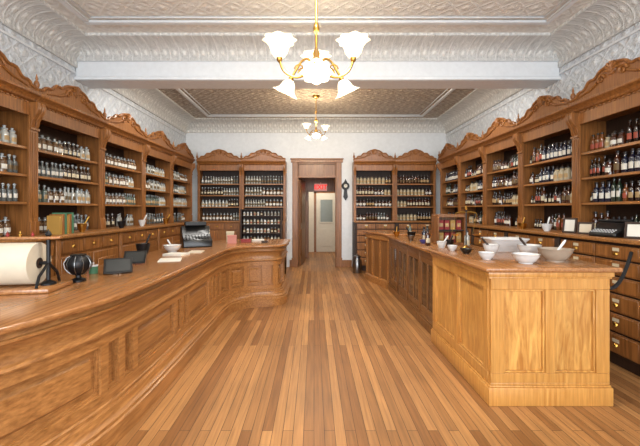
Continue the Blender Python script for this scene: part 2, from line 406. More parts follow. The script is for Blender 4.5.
# ---------------------------------------------------------------- wall cabinets
LZ = 1.19   # ledge height
SHELF_Z = (.34, .62, .90)
def pediment_profile(w):
    h = [(0, 0), (0, .045), (.03, .06), (.10, .065), (.14, .08), (.17, .11), (.23, .125), (.30, .12), (.35, .135), (.40, .17), (.44, .20),
         (.52, .205), (.58, .20), (.63, .215), (.69, .25), (.76, .27), (.86, .285), (.94, .30), (1, .303)]
    a = [(x*w/2, z*.88) for x, z in h]
    b = [(w-x, z) for x, z in a[::-1][1:]]
    return a+b
def spiral(cx, cz, r0, turns, dirn, y, n=22):
    out = []
    for i in range(n+1):
        t = i/n; r = r0*(1-.85*t); a = dirn*turns*2*pi*t
        out.append((cx+r*math.cos(a), y, cz+r*math.sin(a)))
    return out
def hutch_meshes(w, dep):
    me = {}
    b = MB()
    b.box((.001, 0, 0), (.022, dep, 1.30)).box((w-.022, 0, 0), (w-.001, dep, 1.30))
    b.box((.022, .001, 1.27), (w-.022, dep, 1.30))
    b.box((.06, -.022, 1.22), (w-.06, 0, 1.36))           # frieze
    b.box((.001, -.022, 1.30), (.06, dep, 1.36)).box((w-.06, -.022, 1.30), (w-.001, dep, 1.36))
    cor = [(-.022, 1.36), (-.045, 1.375), (-.05, 1.395), (-.085, 1.425), (-.10, 1.43), (-.10, 1.46), (dep, 1.46), (dep, 1.36)]
    b.prism(cor, .001, w-.001, 'x')
    n = int(w/.06)
    for i in range(n):                                     # dentils
        x = .07+i*(w-.14)/n
        b.box((x, -.036, 1.345), (x+.03, -.022, 1.36))
    me['body'] = b.mesh('body', [W_CAB], .003)
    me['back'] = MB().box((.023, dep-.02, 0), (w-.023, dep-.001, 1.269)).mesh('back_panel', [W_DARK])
    for key, x0, x1 in (('pilaster', .001, .058), ('pilaster2', w-.058, w-.001)):
        p = MB()
        p.box((x0, -.022, .0), (x1, -.0005, 1.2995)); p.box((x0, -.034, 0), (x1, -.022, .14))
        for k in range(2): 
            xx = x0+.012+k*.022
            p.box((xx, -.030, .18), (xx+.011, -.022, 1.06))
        p.box((x0, -.040, 1.08), (x1, -.022, 1.105))
        p.prism([(-.022, 1.10), (-.036, 1.13), (-.045, 1.18), (-.07, 1.22), (-.10, 1.27), (-.108, 1.32), (-.10, 1.36), (-.022, 1.36)], x0+.006, x1-.004, 'x')
        me[key] = p.mesh('pilaster', [W_CAB], .002)
    pr = pediment_profile(w-.004)
    g = MB(); g.prism([(x+.002, z+1.4605) for x, z in pr], -.06, -.03, 'y')
    g.tube([(x+.002, -.063, z+1.4605-.006) for x, z in pr[1:-1]], .016, 6)
    for sgn, cx in ((1, w*.5-.13), (-1, w*.5+.13)):
        g.tube(spiral(cx, 1.60, .05, 1.3*sgn, sgn, -.068), [.014]*11+[.009]*12, 6)
        g.tube([(cx-sgn*.05, -.066, 1.58), (cx-sgn*.14, -.066, 1.535), (cx-sgn*.23, -.066, 1.52), (cx-sgn*.33, -.066, 1.495)], [.016, .014, .011, .006], 6)
    me['ped'] = g.mesh('pediment', [W_CAB])
    r = MB(); r.lathe([(.0, -.012), (.02, -.012), (.03, -.004), (.048, -.006), (.055, .006)], 16, (w/2, -.07, 1.655), 'y')
    for k in range(7):
        a = pi*k/6
        r.tube([(w/2, -.07, 1.64), (w/2+.07*math.cos(a), -.078, 1.66+.075*math.sin(a))], [.006, .015], 6)
    me['ros'] = r.mesh('carved_shell', [W_CAB])
    s = MB().box((.023, .012, -.02), (w-.023, dep-.021, 0))
    s.box((.023, .004, -.024), (w-.023, .012, .003))
    me['shelf'] = s.mesh('shelf', [W_CABH], .002)
    f = MB().lathe([(.026, 0), (.026, .02), (.014, .03), (.012, .05), (.024, .075), (.028, .10), (.018, .125), (.008, .135), (.013, .15), (.009, .17), (.001, .205)], 10, (0, -.05, 1.4605))
    me['finial'] = f.mesh('finial', [W_CAB])
    return me
pm = MB()
pm.lathe([(.004, -.016), (.016, -.015), (.022, -.009), (.024, 0)], 14, (0, 0, 0), 'y', a0=0, a1=pi)
pm.box((-.028, -.002, -.003), (.028, -.0002, .004))
pm.tube([(-.02, -.001, 0), (-.018, -.014, -.008), (.018, -.014, -.008), (.02, -.001, 0)], .003, 6)
PULL = pm.mesh('drawer_pull', [BRASS])
def drawer_parts(par, x0, x1, z0, z1, pulls=1, card=False):
    d = MB().box((x0, -.018, z0), (x1, -.0005, z1))
    b = .012
    d.box((x0+b, -.024, z0+b), (x1-b, -.018, z1-b))
    dr = O('drawer', d, W_CAB, par, bev=.004)
    cx = (x0+x1)/2; cz = (z0+z1)/2
    O('drawer_pull', PULL, BRASS, dr, loc=(cx, -.0245, cz-(.0 if not card else .015)), label='brass cup pull')
    if card:
        O('card_holder', MB().box((cx-.035, -.0265, cz+.012), (cx+.035, -.0241, cz+.042)), LABEL, dr, label='small white label card')

def base_cabinet(loc, rz, w, dep, style, group, label):
    e = E('base_cabinet', loc, rz, label=label, cat='cabinet', group=group)
    b = MB().box((.001, 0, .10), (w-.001, dep, LZ-.041)).box((.001, .03, 0), (w-.001, dep, .10))
    b.box((.001, -.03, .0), (.035, 0, LZ-.041)).box((w-.035, -.03, .0), (w-.001, 0, LZ-.041))
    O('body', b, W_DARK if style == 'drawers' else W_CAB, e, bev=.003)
    x0, x1 = .045, w-.045
    if style == 'drawers':
        rows = [.12, .32, .50, .68, .84, .99, 1.13]
        for c in range(2):
            a = x0+c*(x1-x0)/2+.008; bb = x0+(c+1)*(x1-x0)/2-.008
            for r in range(6):
                drawer_parts(e, a, bb, rows[r]+.009, rows[r+1]-.009, card=True)
    else:
        for c in range(3):
            a = x0+c*(x1-x0)/3+.006; bb = x0+(c+1)*(x1-x0)/3-.006
            drawer_parts(e, a, bb, .98, 1.13)
        for c in range(2):
            a = x0+c*(x1-x0)/2+.006; bb = x0+(c+1)*(x1-x0)/2-.006
            d = MB().box((a, -.018, .14), (bb, -.0005, .95))
            d.box((a+.07, -.03, .23), (bb-.07, -.018, .86))
            dd = O('door', d, W_CAB, e, bev=.006)
            O('knob', MB().lathe([(.006, 0), (.006, -.012), (.013, -.02), (.001, -.03)], 10, (bb-.03 if c == 0 else a+.03, -.018, .55), 'y'), BRASS, dd)
    return e

def hutch(loc, rz, w, dep, me, group, label, finial=True, shelves=SHELF_Z):
    e = E('wall_cabinet', loc, rz, label=label, cat='cabinet', group=group)
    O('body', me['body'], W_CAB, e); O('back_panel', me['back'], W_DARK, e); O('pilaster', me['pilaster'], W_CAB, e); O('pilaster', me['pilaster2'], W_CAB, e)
    pd = O('pediment', me['ped'], W_CAB, e, label='scrolled carved oak pediment'); O('carved_shell', me['ros'], W_CAB, pd)
    for z in shelves: O('shelf', me['shelf'], W_CABH, e, loc=(0, 0, z))
    if finial: O('finial', me['finial'], W_CAB, e, loc=(0, 0, 0))
    return e

# bottle prototypes -------------------------------------------------
def lab_arc(mb, r, z0, z1, spread=1.0, mi=0):
    a0 = -pi/2-spread; a1 = -pi/2+spread
    mb.lathe([(r, z0), (r, z1)], 8, (0, 0, 0), 'z', mi, a0, a1)
SHAPES = {
 'stoppered': dict(prof=[(.026, 0), (.029, .004), (.029, .115), (.024, .130), (.012, .138), (.011, .158), (.016, .160), (.016, .166)],
                   stop=[(.010, .166), (.010, .170), (.017, .178), (.017, .184), (.008, .194), (.001, .196)], r=.029, lz=(.04, .085), h=.196),
 'amber': dict(prof=[(.029, 0), (.032, .004), (.032, .135), (.026, .155), (.013, .166), (.012, .185), (.017, .187), (.017, .195)],
               stop=[(.014, .195), (.014, .203), (.018, .206), (.018, .218), (.001, .219)], r=.032, lz=(.04, .10), h=.219),
 'squat': dict(prof=[(.036, 0), (.040, .004), (.040, .105), (.034, .12), (.026, .125), (.026, .135), (.030, .137), (.030, .143)],
               stop=[(.026, .143), (.032, .147), (.032, .152), (.012, .160), (.012, .17), (.017, .178), (.001, .187)], r=.040, lz=(.035, .08), h=.187),
 'tall': dict(prof=[(.022, 0), (.025, .004), (.025, .15), (.018, .175), (.010, .185), (.009, .215), (.013, .217), (.013, .225)],
              stop=[(.009, .225), (.011, .24), (.001, .242)], r=.025, lz=(.05, .11), h=.242),
 'vial': dict(prof=[(.018, 0), (.021, .004), (.021, .08), (.010, .095), (.010, .11), (.014, .112), (.014, .118)],
              stop=[(.010, .118), (.012, .135), (.001, .137)], r=.021, lz=(.025, .065), h=.137),
}
PROTOS = []
def proto(shape, body, labm, name, label, group, parts):
    sh = SHAPES[shape]
    stopm = GSTOP if shape in ('stoppered', 'squat') and body in GL else CORK
    if parts:
        b = MB().lathe(sh['prof'], 14)
        o = O(name, b, body, link=False, label=label, cat='bottle', group=group)
        s = O('stopper', MB().lathe([(q, z+.0005) for q, z in sh['stop']], 12), stopm, o, link=False)
        m = MB(); lab_arc(m, sh['r']+.0006, *sh['lz'])
        l = O('bottle_label', m, labm, o, link=False)
        kids = [s, l]
    else:
        b = MB().lathe(sh['prof'], 10); b.lathe(sh['stop'], 8, mi=1); lab_arc(b, sh['r']+.0008, *sh['lz'], mi=2)
        o = O(name, b, [body, stopm, labm], link=False, label=label, cat='bottle', group=group)
        kids = []
    PROTOS.extend([o]+kids)
    return (o, kids, sh)
def place(pr, loc, rz, sc=1.0, sz=1.0):
    o, kids, sh = pr
    c = o.copy(); c.location = loc; c.rotation_euler = (0, 0, rz); c.scale = (sc, sc, sc*sz); COL.objects.link(c)
    for k in kids:
        kc = k.copy(); kc.parent = c; COL.objects.link(kc)
    return c
PC = {}
def getp(*a):
    if a not in PC:
        PC[a] = proto(*a)
    return PC[a]
def fill_row(M, rz, w, z, palette, parts, y=.10, x0=.05, x1=None, dens=1.0, gap=.012, runs=(3, 4, 6, 8), scr=(.92, 1.04)):
    x = x0+random.uniform(0, .02); x1 = x1 or (w-.05)
    run = 0; cur = None; sc = 1
    while True:
        if run <= 0:
            cur = random.choice(palette); run = random.choice(runs); sc = random.uniform(*scr)
        p = getp(*cur, parts); r = p[2]['r']*sc
        if x+2*r > x1: break
        if random.random() < dens:
            loc = M @ Vector((x+r, y+random.uniform(-.006, .012), z+.004))
            place(p, loc, rz+random.uniform(-.25, .25), sc, random.uniform(.95, 1.05))
        x += 2*r+gap*random.uniform(.7, 1.5); run -= 1

gL, gR = 'apothecary bottles on the wall shelves', 'amber medicine bottles on the wall shelves'
PAL_L = [('stoppered', GL[0], LABELS[1], 'glass_bottle', 'clear glass apothecary bottle with paper label and stopper', gL),
         ('stoppered', GL[0], LABELS[4], 'glass_bottle', 'clear glass apothecary bottle with dark gilt label', gL),
         ('stoppered', GL[4], LABELS[2], 'glass_bottle', 'greenish glass apothecary bottle with tan label', gL),
         ('stoppered', GL[3], LABELS[0], 'glass_bottle', 'labelled glass bottle holding dark liquid', gL),
         ('squat', GL[1], LABELS[2], 'glass_jar', 'squat glass jar of pale powder with lid', gL),
         ('squat', GL[2], LABELS[1], 'glass_jar', 'squat glass jar of dried herbs with lid', gL),
         ('stoppered', GL[1], LABELS[4], 'glass_bottle', 'glass apothecary bottle of white powder with stopper', gL)]
PAL_R = [('amber', AM[0], LABELS[0], 'medicine_bottle', 'amber medicine bottle with cream label and dark cap', gR),
         ('amber', AM[1], LABELS[2], 'medicine_bottle', 'dark brown medicine bottle with tan label', gR),
         ('amber', AM[2], LABELS[3], 'medicine_bottle', 'light amber medicine bottle with reddish label', gR),
         ('amber', AM[0], LABELS[4], 'medicine_bottle', 'amber medicine bottle with dark gilt label', gR),
         ('tall', AM[3], LABELS[1], 'tall_bottle', 'tall dark green bottle with cork and label', gR),
         ('tall', AM[1], LABELS[3], 'tall_bottle', 'tall brown corked bottle with reddish label', gR),
         ('amber', AM[5], LABELS[1], 'medicine_bottle', 'dark blue medicine bottle with white label', gR),
         ('vial', AM[1], LABELS[0], 'medicine_vial', 'short dark medicine vial with cream label', gR),
         ('squat', AM[0], LABELS[1], 'glass_jar', 'squat amber jar with white label on shelf', gR),
         ('squat', AM[4], LABELS[2], 'glass_jar', 'squat cream jar with tan label on shelf', gR)]
RK = dict(runs=(1, 2, 3, 4), scr=(.84, 1.08))

# ---- left run
nL = 5; pL = 1.17; yL = 2.44; HD = .33
mL = hutch_meshes(pL, HD)
for i in range(nL):
    loc = (-2.91, yL+i*pL, LZ+.0005)
    hutch(loc, pi/2, pL, HD, mL, 'wall cabinets of bottles', 'tall oak shelf cabinet with scrolled pediment and glass bottles')
    M = Matrix.Translation(loc) @ Matrix.Rotation(pi/2, 4, 'Z')
    for z in SHELF_Z: fill_row(M, pi/2, pL, z, PAL_L, i < 3)
    fill_row(M, pi/2, pL, 0, PAL_L, i < 3, y=.14, dens=.75)
    base_cabinet((-2.66, yL+i*pL, 0), pi/2, pL, .58, 'doors', 'base cabinets', 'low oak base cabinet with small brass-handled drawers')
O('worktop', MB().box((-3.245, yL, LZ-.04), (-2.60, yL+nL*pL, LZ)), W_CABH, label='long oak ledge above the base cabinets', cat='worktop', bev=.01, seg=2)
# ---- right run
nR = 5; pR = 1.07; yR = 2.93
mR = hutch_meshes(pR, HD)
for i in range(nR):
    loc = (3.01, yR+(i+1)*pR, LZ+.0005)
    hutch(loc, -pi/2, pR, HD, mR, 'wall cabinets of bottles', 'tall oak shelf cabinet with scrolled pediment and amber bottles')
    M = Matrix.Translation(loc) @ Matrix.Rotation(-pi/2, 4, 'Z')
    for z in SHELF_Z: fill_row(M, -pi/2, pR, z, PAL_R, i < 3, **RK)
    fill_row(M, -pi/2, pR, 0, PAL_R, i < 3, y=.14, dens=.7, **RK)
    base_cabinet((2.80, yR+(i+1)*pR, 0), -pi/2, pR, .54, 'drawers', 'base cabinets', 'low oak cabinet of many small labelled drawers')
O('worktop', MB().box((2.74, yR, LZ-.04), (3.345, yR+nR*pR, LZ)), W_CABH, label='long oak ledge above the drawer cabinets', cat='worktop', bev=.01, seg=2)
# ---- back runs
def backrun(x0, p, n, pal, style, lower=False, **kw):
    me = hutch_meshes(p, HD)
    for i in range(n):
        loc = (x0+i*p, 8.55, LZ+.0005)
        hutch(loc, 0, p, HD, me, 'wall cabinets of bottles', 'oak shelf cabinet with scrolled pediment on the end wall')
        M = Matrix.Translation(loc)
        for z in SHELF_Z: fill_row(M, 0, p, z, pal, False, gap=.008, **kw)
        fill_row(M, 0, p, 0, pal, False, y=.14, gap=.008, **kw)
        base_cabinet((x0+i*p, 8.34, 0), 0, p, .53, style, 'base cabinets', 'low oak base cabinet on the end wall')
    O('worktop', MB().box((x0, 8.295, LZ-.04), (x0+n*p, 8.885, LZ)), W_CABH, label='oak ledge along the end wall', cat='worktop', bev=.01, seg=2)
backrun(-2.84, 1.075, 2, PAL_L, 'doors')
backrun(.97, 1.0, 2, PAL_R[:4]+PAL_R[8:]+PAL_L[:1], 'drawers')

# ---------------------------------------------------------------- left curved counter
def catmull(pts, step=.05):
    P = [Vector(p) for p in pts]; out = []
    for i in range(len(P)-1):
        p0 = P[max(i-1, 0)]; p1 = P[i]; p2 = P[i+1]; p3 = P[min(i+2, len(P)-1)]
        n = max(2, int((p2-p1).length/step))
        for k in range(n):
            t = k/n
            out.append(.5*((2*p1)+(-p0+p2)*t+(2*p0-5*p1+4*p2-p3)*t*t+(-p0+3*p1-3*p2+p3)*t**3))
    out.append(P[-1]); return out
class Path:
    def __init__(s, pts, step=.05, smooth=True):
        s.p = catmull(pts, step) if smooth else [Vector(q) for q in pts]
        s.l = [0]
        for a, b in zip(s.p, s.p[1:]): s.l.append(s.l[-1]+(b-a).length)
        s.L = s.l[-1]
    def at(s, d):
        d = min(max(d, 0), s.L)
        for i in range(len(s.l)-1):
            if d <= s.l[i+1]+1e-9:
                t = (d-s.l[i])/max(1e-9, s.l[i+1]-s.l[i]); return s.p[i].lerp(s.p[i+1], t)
        return s.p[-1]
    def nrm(s, d):
        t = (s.at(d+.03)-s.at(d-.03)).normalized(); return Vector((t.y, -t.x))
def strip(mb, path, s0, s1, prof, step=.05):
    n = max(1, int((s1-s0)/step)); k = len(prof); vs = []
    for i in range(n+1):
        d = s0+(s1-s0)*i/n; p = path.at(d); nn = path.nrm(d)
        for (o, z) in prof: vs.append((p.x+nn.x*o, p.y+nn.y*o, z))
    fs = [tuple(range(k)), tuple(n*k+j for j in range(k))[::-1]]
    for i in range(n):
        for j in range(k):
            j2 = (j+1) % k
            fs.append((i*k+j, i*k+j2, (i+1)*k+j2, (i+1)*k+j))
    mb.add(vs, fs)
def loft(mb, F, Bk, z0, z1):
    n = len(F); vs = []
    for a, b in zip(F, Bk): vs += [(a.x, a.y, z0), (a.x, a.y, z1), (b.x, b.y, z1), (b.x, b.y, z0)]
    fs = [(0, 1, 2, 3), tuple(4*(n-1)+j for j in (3, 2, 1, 0))]
    for i in range(n-1):
        for j in range(4):
            j2 = (j+1) % 4
            fs.append((i*4+j, i*4+j2, (i+1)*4+j2, (i+1)*4+j))
    mb.add(vs, fs)
CP = Path([(-2.48, 1.03), (-2.08, 1.11), (-1.79, 1.28), (-1.57, 1.53), (-1.43, 1.87), (-1.345, 2.25), (-1.32, 2.8), (-1.32, 3.5), (-1.32, 4.2), (-1.32, 4.6),
           (-1.295, 4.87), (-1.23, 5.07), (-1.115, 5.215), (-.97, 5.305), (-.82, 5.355), (-.66, 5.395), (-.585, 5.44), (-.56, 5.53), (-.555, 5.65), (-.555, 6.0), (-.555, 6.4)])
BP = Path([(-2.5, 1.6), (-2.2, 2.0), (-2.08, 2.5), (-2.05, 3.2), (-2.05, 4.2), (-2.05, 5.0), (-1.9, 5.6), (-1.6, 6.1), (-1.2, 6.4)])
CH = .92
cnt = E('shop_counter', (0, 0, 0), label='long curved panelled oak shop counter', cat='counter')
N = 110
F0 = [CP.at(CP.L*i/N) for i in range(N+1)]; B0 = [BP.at(BP.L*i/N) for i in range(N+1)]
m = MB(); loft(m, F0, B0, 0.0, CH-.04); O('body', m, W_CNT, cnt)
m = MB()
Ft = [CP.at(CP.L*i/N)+CP.nrm(CP.L*i/N)*.125 for i in range(N+1)]
Bt = [BP.at(BP.L*i/N)-BP.nrm(BP.L*i/N)*.03 for i in range(N+1)]
loft(m, Ft, Bt, CH-.036, CH); O('worktop', m, W_TOP, cnt, bev=.012, seg=3, label='glossy worn oak worktop with rounded edge')
m = MB(); strip(m, CP, 0, CP.L, [(-.005, 0), (.13, 0), (.13, .12), (.118, .128), (.118, .15), (.10, .16), (.085, .18), (.08, .21), (.06, .215), (.06, .235), (.045, .245), (-.005, .245)])
O('base_moulding', m, W_CNT, cnt)
m = MB(); strip(m, CP, 0, CP.L, [(-.005, .67), (.045, .67), (.068, .678), (.074, .692), (.068, .706), (.048, .712), (.040, .73), (.042, .765), (.055, .80), (.085, .828), (.098, .832), (.098, .846), (.085, .850), (.07, .8835), (-.005, .8835)])
O('cornice_moulding', m, W_CNT, cnt)
m = MB(); strip(m, CP, 0, CP.L, [(-.004, .245), (.050, .245), (.050, .31), (-.004, .31)]); strip(m, CP, 0, CP.L, [(-.004, .61), (.050, .61), (.050, .67), (-.004, .67)])
s = .05; stiles = [(0, .05)]; pans = []
while s < CP.L-.2:
    p = CP.at(s)
    longw = .66
    for wd in ((longw, .10, .10) if p.y < 4.0 else (.10, .24, .24, .24)):
        if s+wd > CP.L-.05: break
        pans.append((s, s+wd)); s += wd; stiles.append((s, s+.06)); s += .06
    else: continue
    break
stiles.append((s-.06, CP.L))
for a, b in stiles: strip(m, CP, a, b, [(-.004, .31), (.050, .31), (.050, .61), (-.004, .61)])
O('panel_frame', m, W_CNT, cnt)
for a, b in pans:
    q = MB()
    for e0, e1, z0, z1 in ((a+.001, b-.001, .311, .324), (a+.001, b-.001, .596, .609), (a+.001, a+.012, .324, .596), (b-.012, b-.001, .324, .596)):
        strip(q, CP, e0, e1, [(.0005, z0), (.030, z0), (.030, z1), (.0005, z1)])
    strip(q, CP, a+.012, b-.012, [(.0005, .324), (.006, .324), (.006, .596), (.0005, .596)])
    if b-a > .15:
        ins = .05
        strip(q, CP, a+ins, b-ins, [(.006, .355), (.022, .375), (.022, .545), (.006, .565)])
    O('panel', q, W_CNT, cnt)

# ---------------------------------------------------------------- panelled straight counters
def frame(mb, x0, x1, z0, z1, ops, pz0, pz1, t=.02, mi=0):
    mb.box((x0, -t, z0), (x1, 0, pz0), mi); mb.box((x0, -t, pz1), (x1, 0, z1), mi)
    xs = [x0]+[v for o in ops for v in o]+[x1]
    for i in range(0, len(xs), 2): mb.box((xs[i], -t, pz0), (xs[i+1], 0, pz1), mi)
def rpanel(x0, x1, z0, z1, xf):
    q = MB(xf); e = .014
    for a, b in (((x0, -.020, z0), (x1, -.0005, z0+e)), ((x0, -.020, z1-e), (x1, -.0005, z1)), ((x0, -.020, z0+e), (x0+e, -.0005, z1-e)), ((x1-e, -.020, z0+e), (x1, -.0005, z1-e))):
        q.box(a, b)
    q.box((x0+e, -.004, z0+e), (x1-e, -.0005, z1-e))
    return q
ic = E('island_counter', (1.33, 2.62, 0), label='golden oak panelled island counter with white bowls on top', cat='counter')
W, D, H = .84, 1.22, 1.03
O('body', MB().box((0, 0, .0), (W, D, H-.036)), W_BOX, ic)
pl = MB().box((-.04, -.04, 0), (W+.04, D+.03, .135)).box((-.032, -.032, .135), (W+.032, D+.025, .150)).box((-.023, -.027, .15), (W+.023, D+.022, .168))
O('plinth', pl, W_BOX, ic, bev=.006, seg=2)
fr = MB()
ops = [(.08, .385), (.455, .76)]
frame(fr, -.02, W+.02, .168, H-.036, ops, .24, .86, t=.03)
XS = Matrix(((0, 1, 0, 0), (-1, 0, 0, D), (0, 0, 1, 0), (0, 0, 0, 1)))  # faces -x
fr.xf = XS
so = [(.07, .60), (.67, 1.15)]
frame(fr, 0, D, .168, H-.036, so, .24, .86, t=.03)
fr.xf = Matrix(((0, -1, 0, W), (1, 0, 0, 0), (0, 0, 1, 0), (0, 0, 0, 1)))  # faces +x
frame(fr, 0, D, .168, H-.036, so, .24, .86, t=.03)
O('panel_frame', fr, W_BOX, ic, bev=.003)
mo = MB().box((-.045, -.045, H-.075), (W+.045, D+.03, H-.036)).box((-.036, -.036, H-.09), (W+.036, D+.02, H-.075))
O('top_moulding', mo, W_BOX, ic, bev=.006, seg=2)
for a, b in ops: O('panel', rpanel(a+.001, b-.001, .241, .859, None), W_FIG, ic, bev=.002)
for a, b in so:
    O('panel', rpanel(a+.001, b-.001, .241, .859, XS), W_FIG, ic, bev=.002)
O('worktop', MB().box((-.08, -.08, H-.0355), (W+.08, D+.03, H)), W_TOP, ic, bev=.012, seg=3, label='oak worktop with rounded edge')

# second: long display counter
dc_ = E('display_counter', (1.40, 3.96, 0), label='long oak counter with dark glazed door fronts', cat='counter')
L2, W2, H2 = 2.40, .70, .98
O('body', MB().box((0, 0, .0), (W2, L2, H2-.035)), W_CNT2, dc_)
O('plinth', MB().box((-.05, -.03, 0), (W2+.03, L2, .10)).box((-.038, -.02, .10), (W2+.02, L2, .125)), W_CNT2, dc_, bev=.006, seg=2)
XS2 = Matrix(((0, 1, 0, 0), (-1, 0, 0, L2), (0, 0, 1, 0), (0, 0, 0, 1)))
nb = 4; bw = L2/nb
fr = MB(XS2)
fr.box((0, -.03, .86), (L2, 0, H2-.035)); fr.box((0, -.02, .125), (L2, 0, .16))
for i in range(nb+1):
    c = i*bw; fr.box((max(0, c-.025), -.034, .125), (min(L2, c+.025), 0, .94))
fr.xf = None
fr.box((0, -.02, .125), (W2, 0, H2-.035))
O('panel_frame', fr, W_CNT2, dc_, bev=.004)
for i in range(nb):
    a = i*bw+.028; b = (i+1)*bw-.028
    d = MB(XS2); frame(d, a, b, .165, .855, [(a+.05, (a+b)/2-.02), ((a+b)/2+.02, b-.05)], .24, .79, t=.022)
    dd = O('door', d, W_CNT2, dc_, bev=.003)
    for u, v in ((a+.051, (a+b)/2-.021), ((a+b)/2+.021, b-.051)):
        O('door_glass', MB(XS2).box((u, -.012, .241), (v, -.001, .789)), DGLASS, dd, label='dark reflective glass pane')
O('worktop', MB().box((-.07, -.035, H2-.0345), (W2+.05, L2+.0, H2)), W_TOP, dc_, bev=.01, seg=2)
# third: angled counter section
ac = E('corner_counter', (0, 0, 0), label='angled oak counter section with upright panels', cat='counter')
F = [(1.375, 6.38), (1.33, 6.6), (1.2, 7.0), (1.12, 7.4)]
poly = F+[(1.95, 7.4), (1.95, 6.38)]
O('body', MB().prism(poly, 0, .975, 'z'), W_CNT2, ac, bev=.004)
AP = Path([(1.12, 7.4), (1.2, 7.0), (1.33, 6.6), (1.375, 6.40)], .08)
m = MB()
strip(m, AP, 0, AP.L, [(0, 0), (.04, 0), (.04, .12), (.0, .14)]); strip(m, AP, 0, AP.L, [(0, .86), (.03, .88), (.03, .974), (0, .974)])
for k in range(4):
    s0 = k*(AP.L-.05)/3; strip(m, AP, s0, s0+.05, [(0, .14), (.022, .14), (.022, .86), (0, .86)])
O('panel_frame', m, W_CNT, ac)
O('worktop', MB().prism([(1.31, 6.375), (1.27, 6.6), (1.14, 6.98), (1.05, 7.44), (2.0, 7.44), (2.0, 6.375)], .9755, 1.01, 'z'), W_TOP, ac, bev=.008)

# ---------------------------------------------------------------- chandeliers
def chandelier(cx, cy, hubz, sc, upper, lower, label, power):
    e = E('chandelier', (cx, cy, ZC), label=label, cat='chandelier')
    hz = hubz-ZC
    rod = MB(); rod.tube([(0, 0, -.001), (0, 0, hz)], .009*sc+.002, 10)
    rod.lathe([(.012, 0), (.02, .02), (.03, .05), (.02, .09), (.012, .1)], 12, (0, 0, hz+.24*sc))
    rod.lathe([(.011, 0), (.02, .012), (.011, .024)], 12, (0, 0, hz+.55*sc))
    O('rod', rod, BRASS, e)
    O('canopy', MB().lathe([(.075, -.0005), (.07, -.02), (.04, -.045), (.015, -.06)], 20), BRASS, e)
    O('hub', MB().lathe([(.001, -.18*sc), (.012*sc, -.15*sc), (.008*sc, -.12*sc), (.03*sc, -.08*sc), (.05*sc, -.02*sc), (.05*sc, .02*sc), (.025*sc, .05*sc), (.03*sc, .08*sc), (.014*sc, .12*sc)], 18, (0, 0, hz)), BRASS, e)
    def arm(ang, rr, up):
        R = Matrix.Translation((0, 0, hz)) @ Matrix.Rotation(ang, 4, 'Z')
        ar = MB(R)
        if up:
            pts = catmull([(.03, 0, -.02), (.10, 0, -.10), (.18, 0, -.12), (.27, 0, -.07), (rr/sc, 0, .02)], .02)
        else:
            pts = catmull([(.03, 0, -.02), (.08, 0, .05), (.15, 0, .04), (rr/sc-.02, 0, -.08)], .02)
        ar.tube([p*sc for p in pts], .010*sc, 8)
        sp = [(.14+.045*math.cos(a)*(1-.08*k), 0, -.05+.045*math.sin(a)*(1-.08*k)) for k, a in enumerate([x*.6 for x in range(11)])]
        ar.tube([Vector(p)*sc for p in sp], .006*sc, 6)
        a_ = O('arm', ar, BRASS, e)
        base = Vector((rr, 0, .02*sc)) if up else Vector((rr-.02*sc, 0, -.08*sc))
        T = R @ Matrix.Translation(base)
        if not up: T = T @ Matrix.Rotation(pi-.5, 4, 'Y')
        O('socket', MB(T).lathe([(.012*sc, -.012*sc), (.022*sc, 0), (.026*sc, .03*sc), (.02*sc, .035*sc)], 12), BRASS, a_)
        k = 1.12 if up else .90
        pr = [(.028, .02), (.045, .035), (.062, .06), (.07, .09), (.078, .115), (.10, .14), (.122, .155)]
        O('lamp_shade', MB(T).lathe([(r*k*sc, z*k*sc) for r, z in pr], 32, ruffle=.1, lobes=8), SHADE, a_, label='frosted white ruffled glass shade')
        O('bulb', MB(T).lathe([(.012*sc, .036*sc), (.016*sc, .05*sc), (.026*sc*k, .075*k*sc+.01), (.001, .11*k*sc)], 12), SHADE, a_)
        lp = T @ Vector((0, 0, .17*k*sc))
        li = bpy.data.lights.new('lamp_light', 'POINT'); li.energy = power; li.color = (1, .84, .62); li.shadow_soft_size = .03
        lo = bpy.data.objects.new('lamp_light', li); COL.objects.link(lo); lo.parent = a_; lo.location = lp
    for a in upper: arm(a, .31*sc, True)
    for a in lower: arm(a, .27*sc, False)
chandelier(.02, 3.0, 2.71, 1.02, [0, pi, pi/2], [-pi/2, pi/6, 5*pi/6], 'brass chandelier with ruffled frosted glass shades', 9)
chandelier(.04, 6.9, 3.0, .66, [0.4, pi+.4], [-pi/2, pi/5, 4*pi/5], 'smaller brass ceiling light with frosted shades', 18)

# ---------------------------------------------------------------- counter-top things
def bowl_mesh(r, h, t=.008, foot=.5):
    o = [(r*foot, 0), (r*foot, h*.08), (r*.72, h*.3), (r*.92, h*.7), (r, h*.97), (r*1.03, h)]
    i = [(r*1.0-t, h-.002), (r*.9-t, h*.7), (r*.7-t, h*.35), (r*.35, h*.16), (.001, h*.14)]
    return MB().lathe(o+i, 28)
def bowl(loc, r, h, m, label, pestle=None, spout=False):
    e = E('mortar' if pestle else 'bowl', loc, label=label, cat='mortar' if pestle else 'bowl')
    O('bowl_body', bowl_mesh(r, h), m, e)
    if pestle:
        a, pm_ = pestle
        d = Vector((math.cos(a)*.8, math.sin(a)*.3, 1)).normalized(); s0 = Vector((-d.x*r*.25, -d.y*r*.25, h*.32))
        ps = MB().tube([s0, s0+d*.03, s0+d*.05, s0+d*(h*1.1+.04), s0+d*(h*1.1+.06)], [.012, .016, .009, .011, .007], 10)
        O('pestle', ps, pm_, e)
    return e
Zi = H+.0008
bowl((1.47, 2.98, Zi), .068, .06, WHITE, 'small white porcelain bowl on the island counter')
bowl((1.67, 2.76, Zi), .10, .075, WHITE, 'wide white porcelain bowl on the island counter')
bowl((1.97, 2.86, Zi), .125, .105, MARBLE, 'veined marble mortar with pestle', (0.2, WHITE))
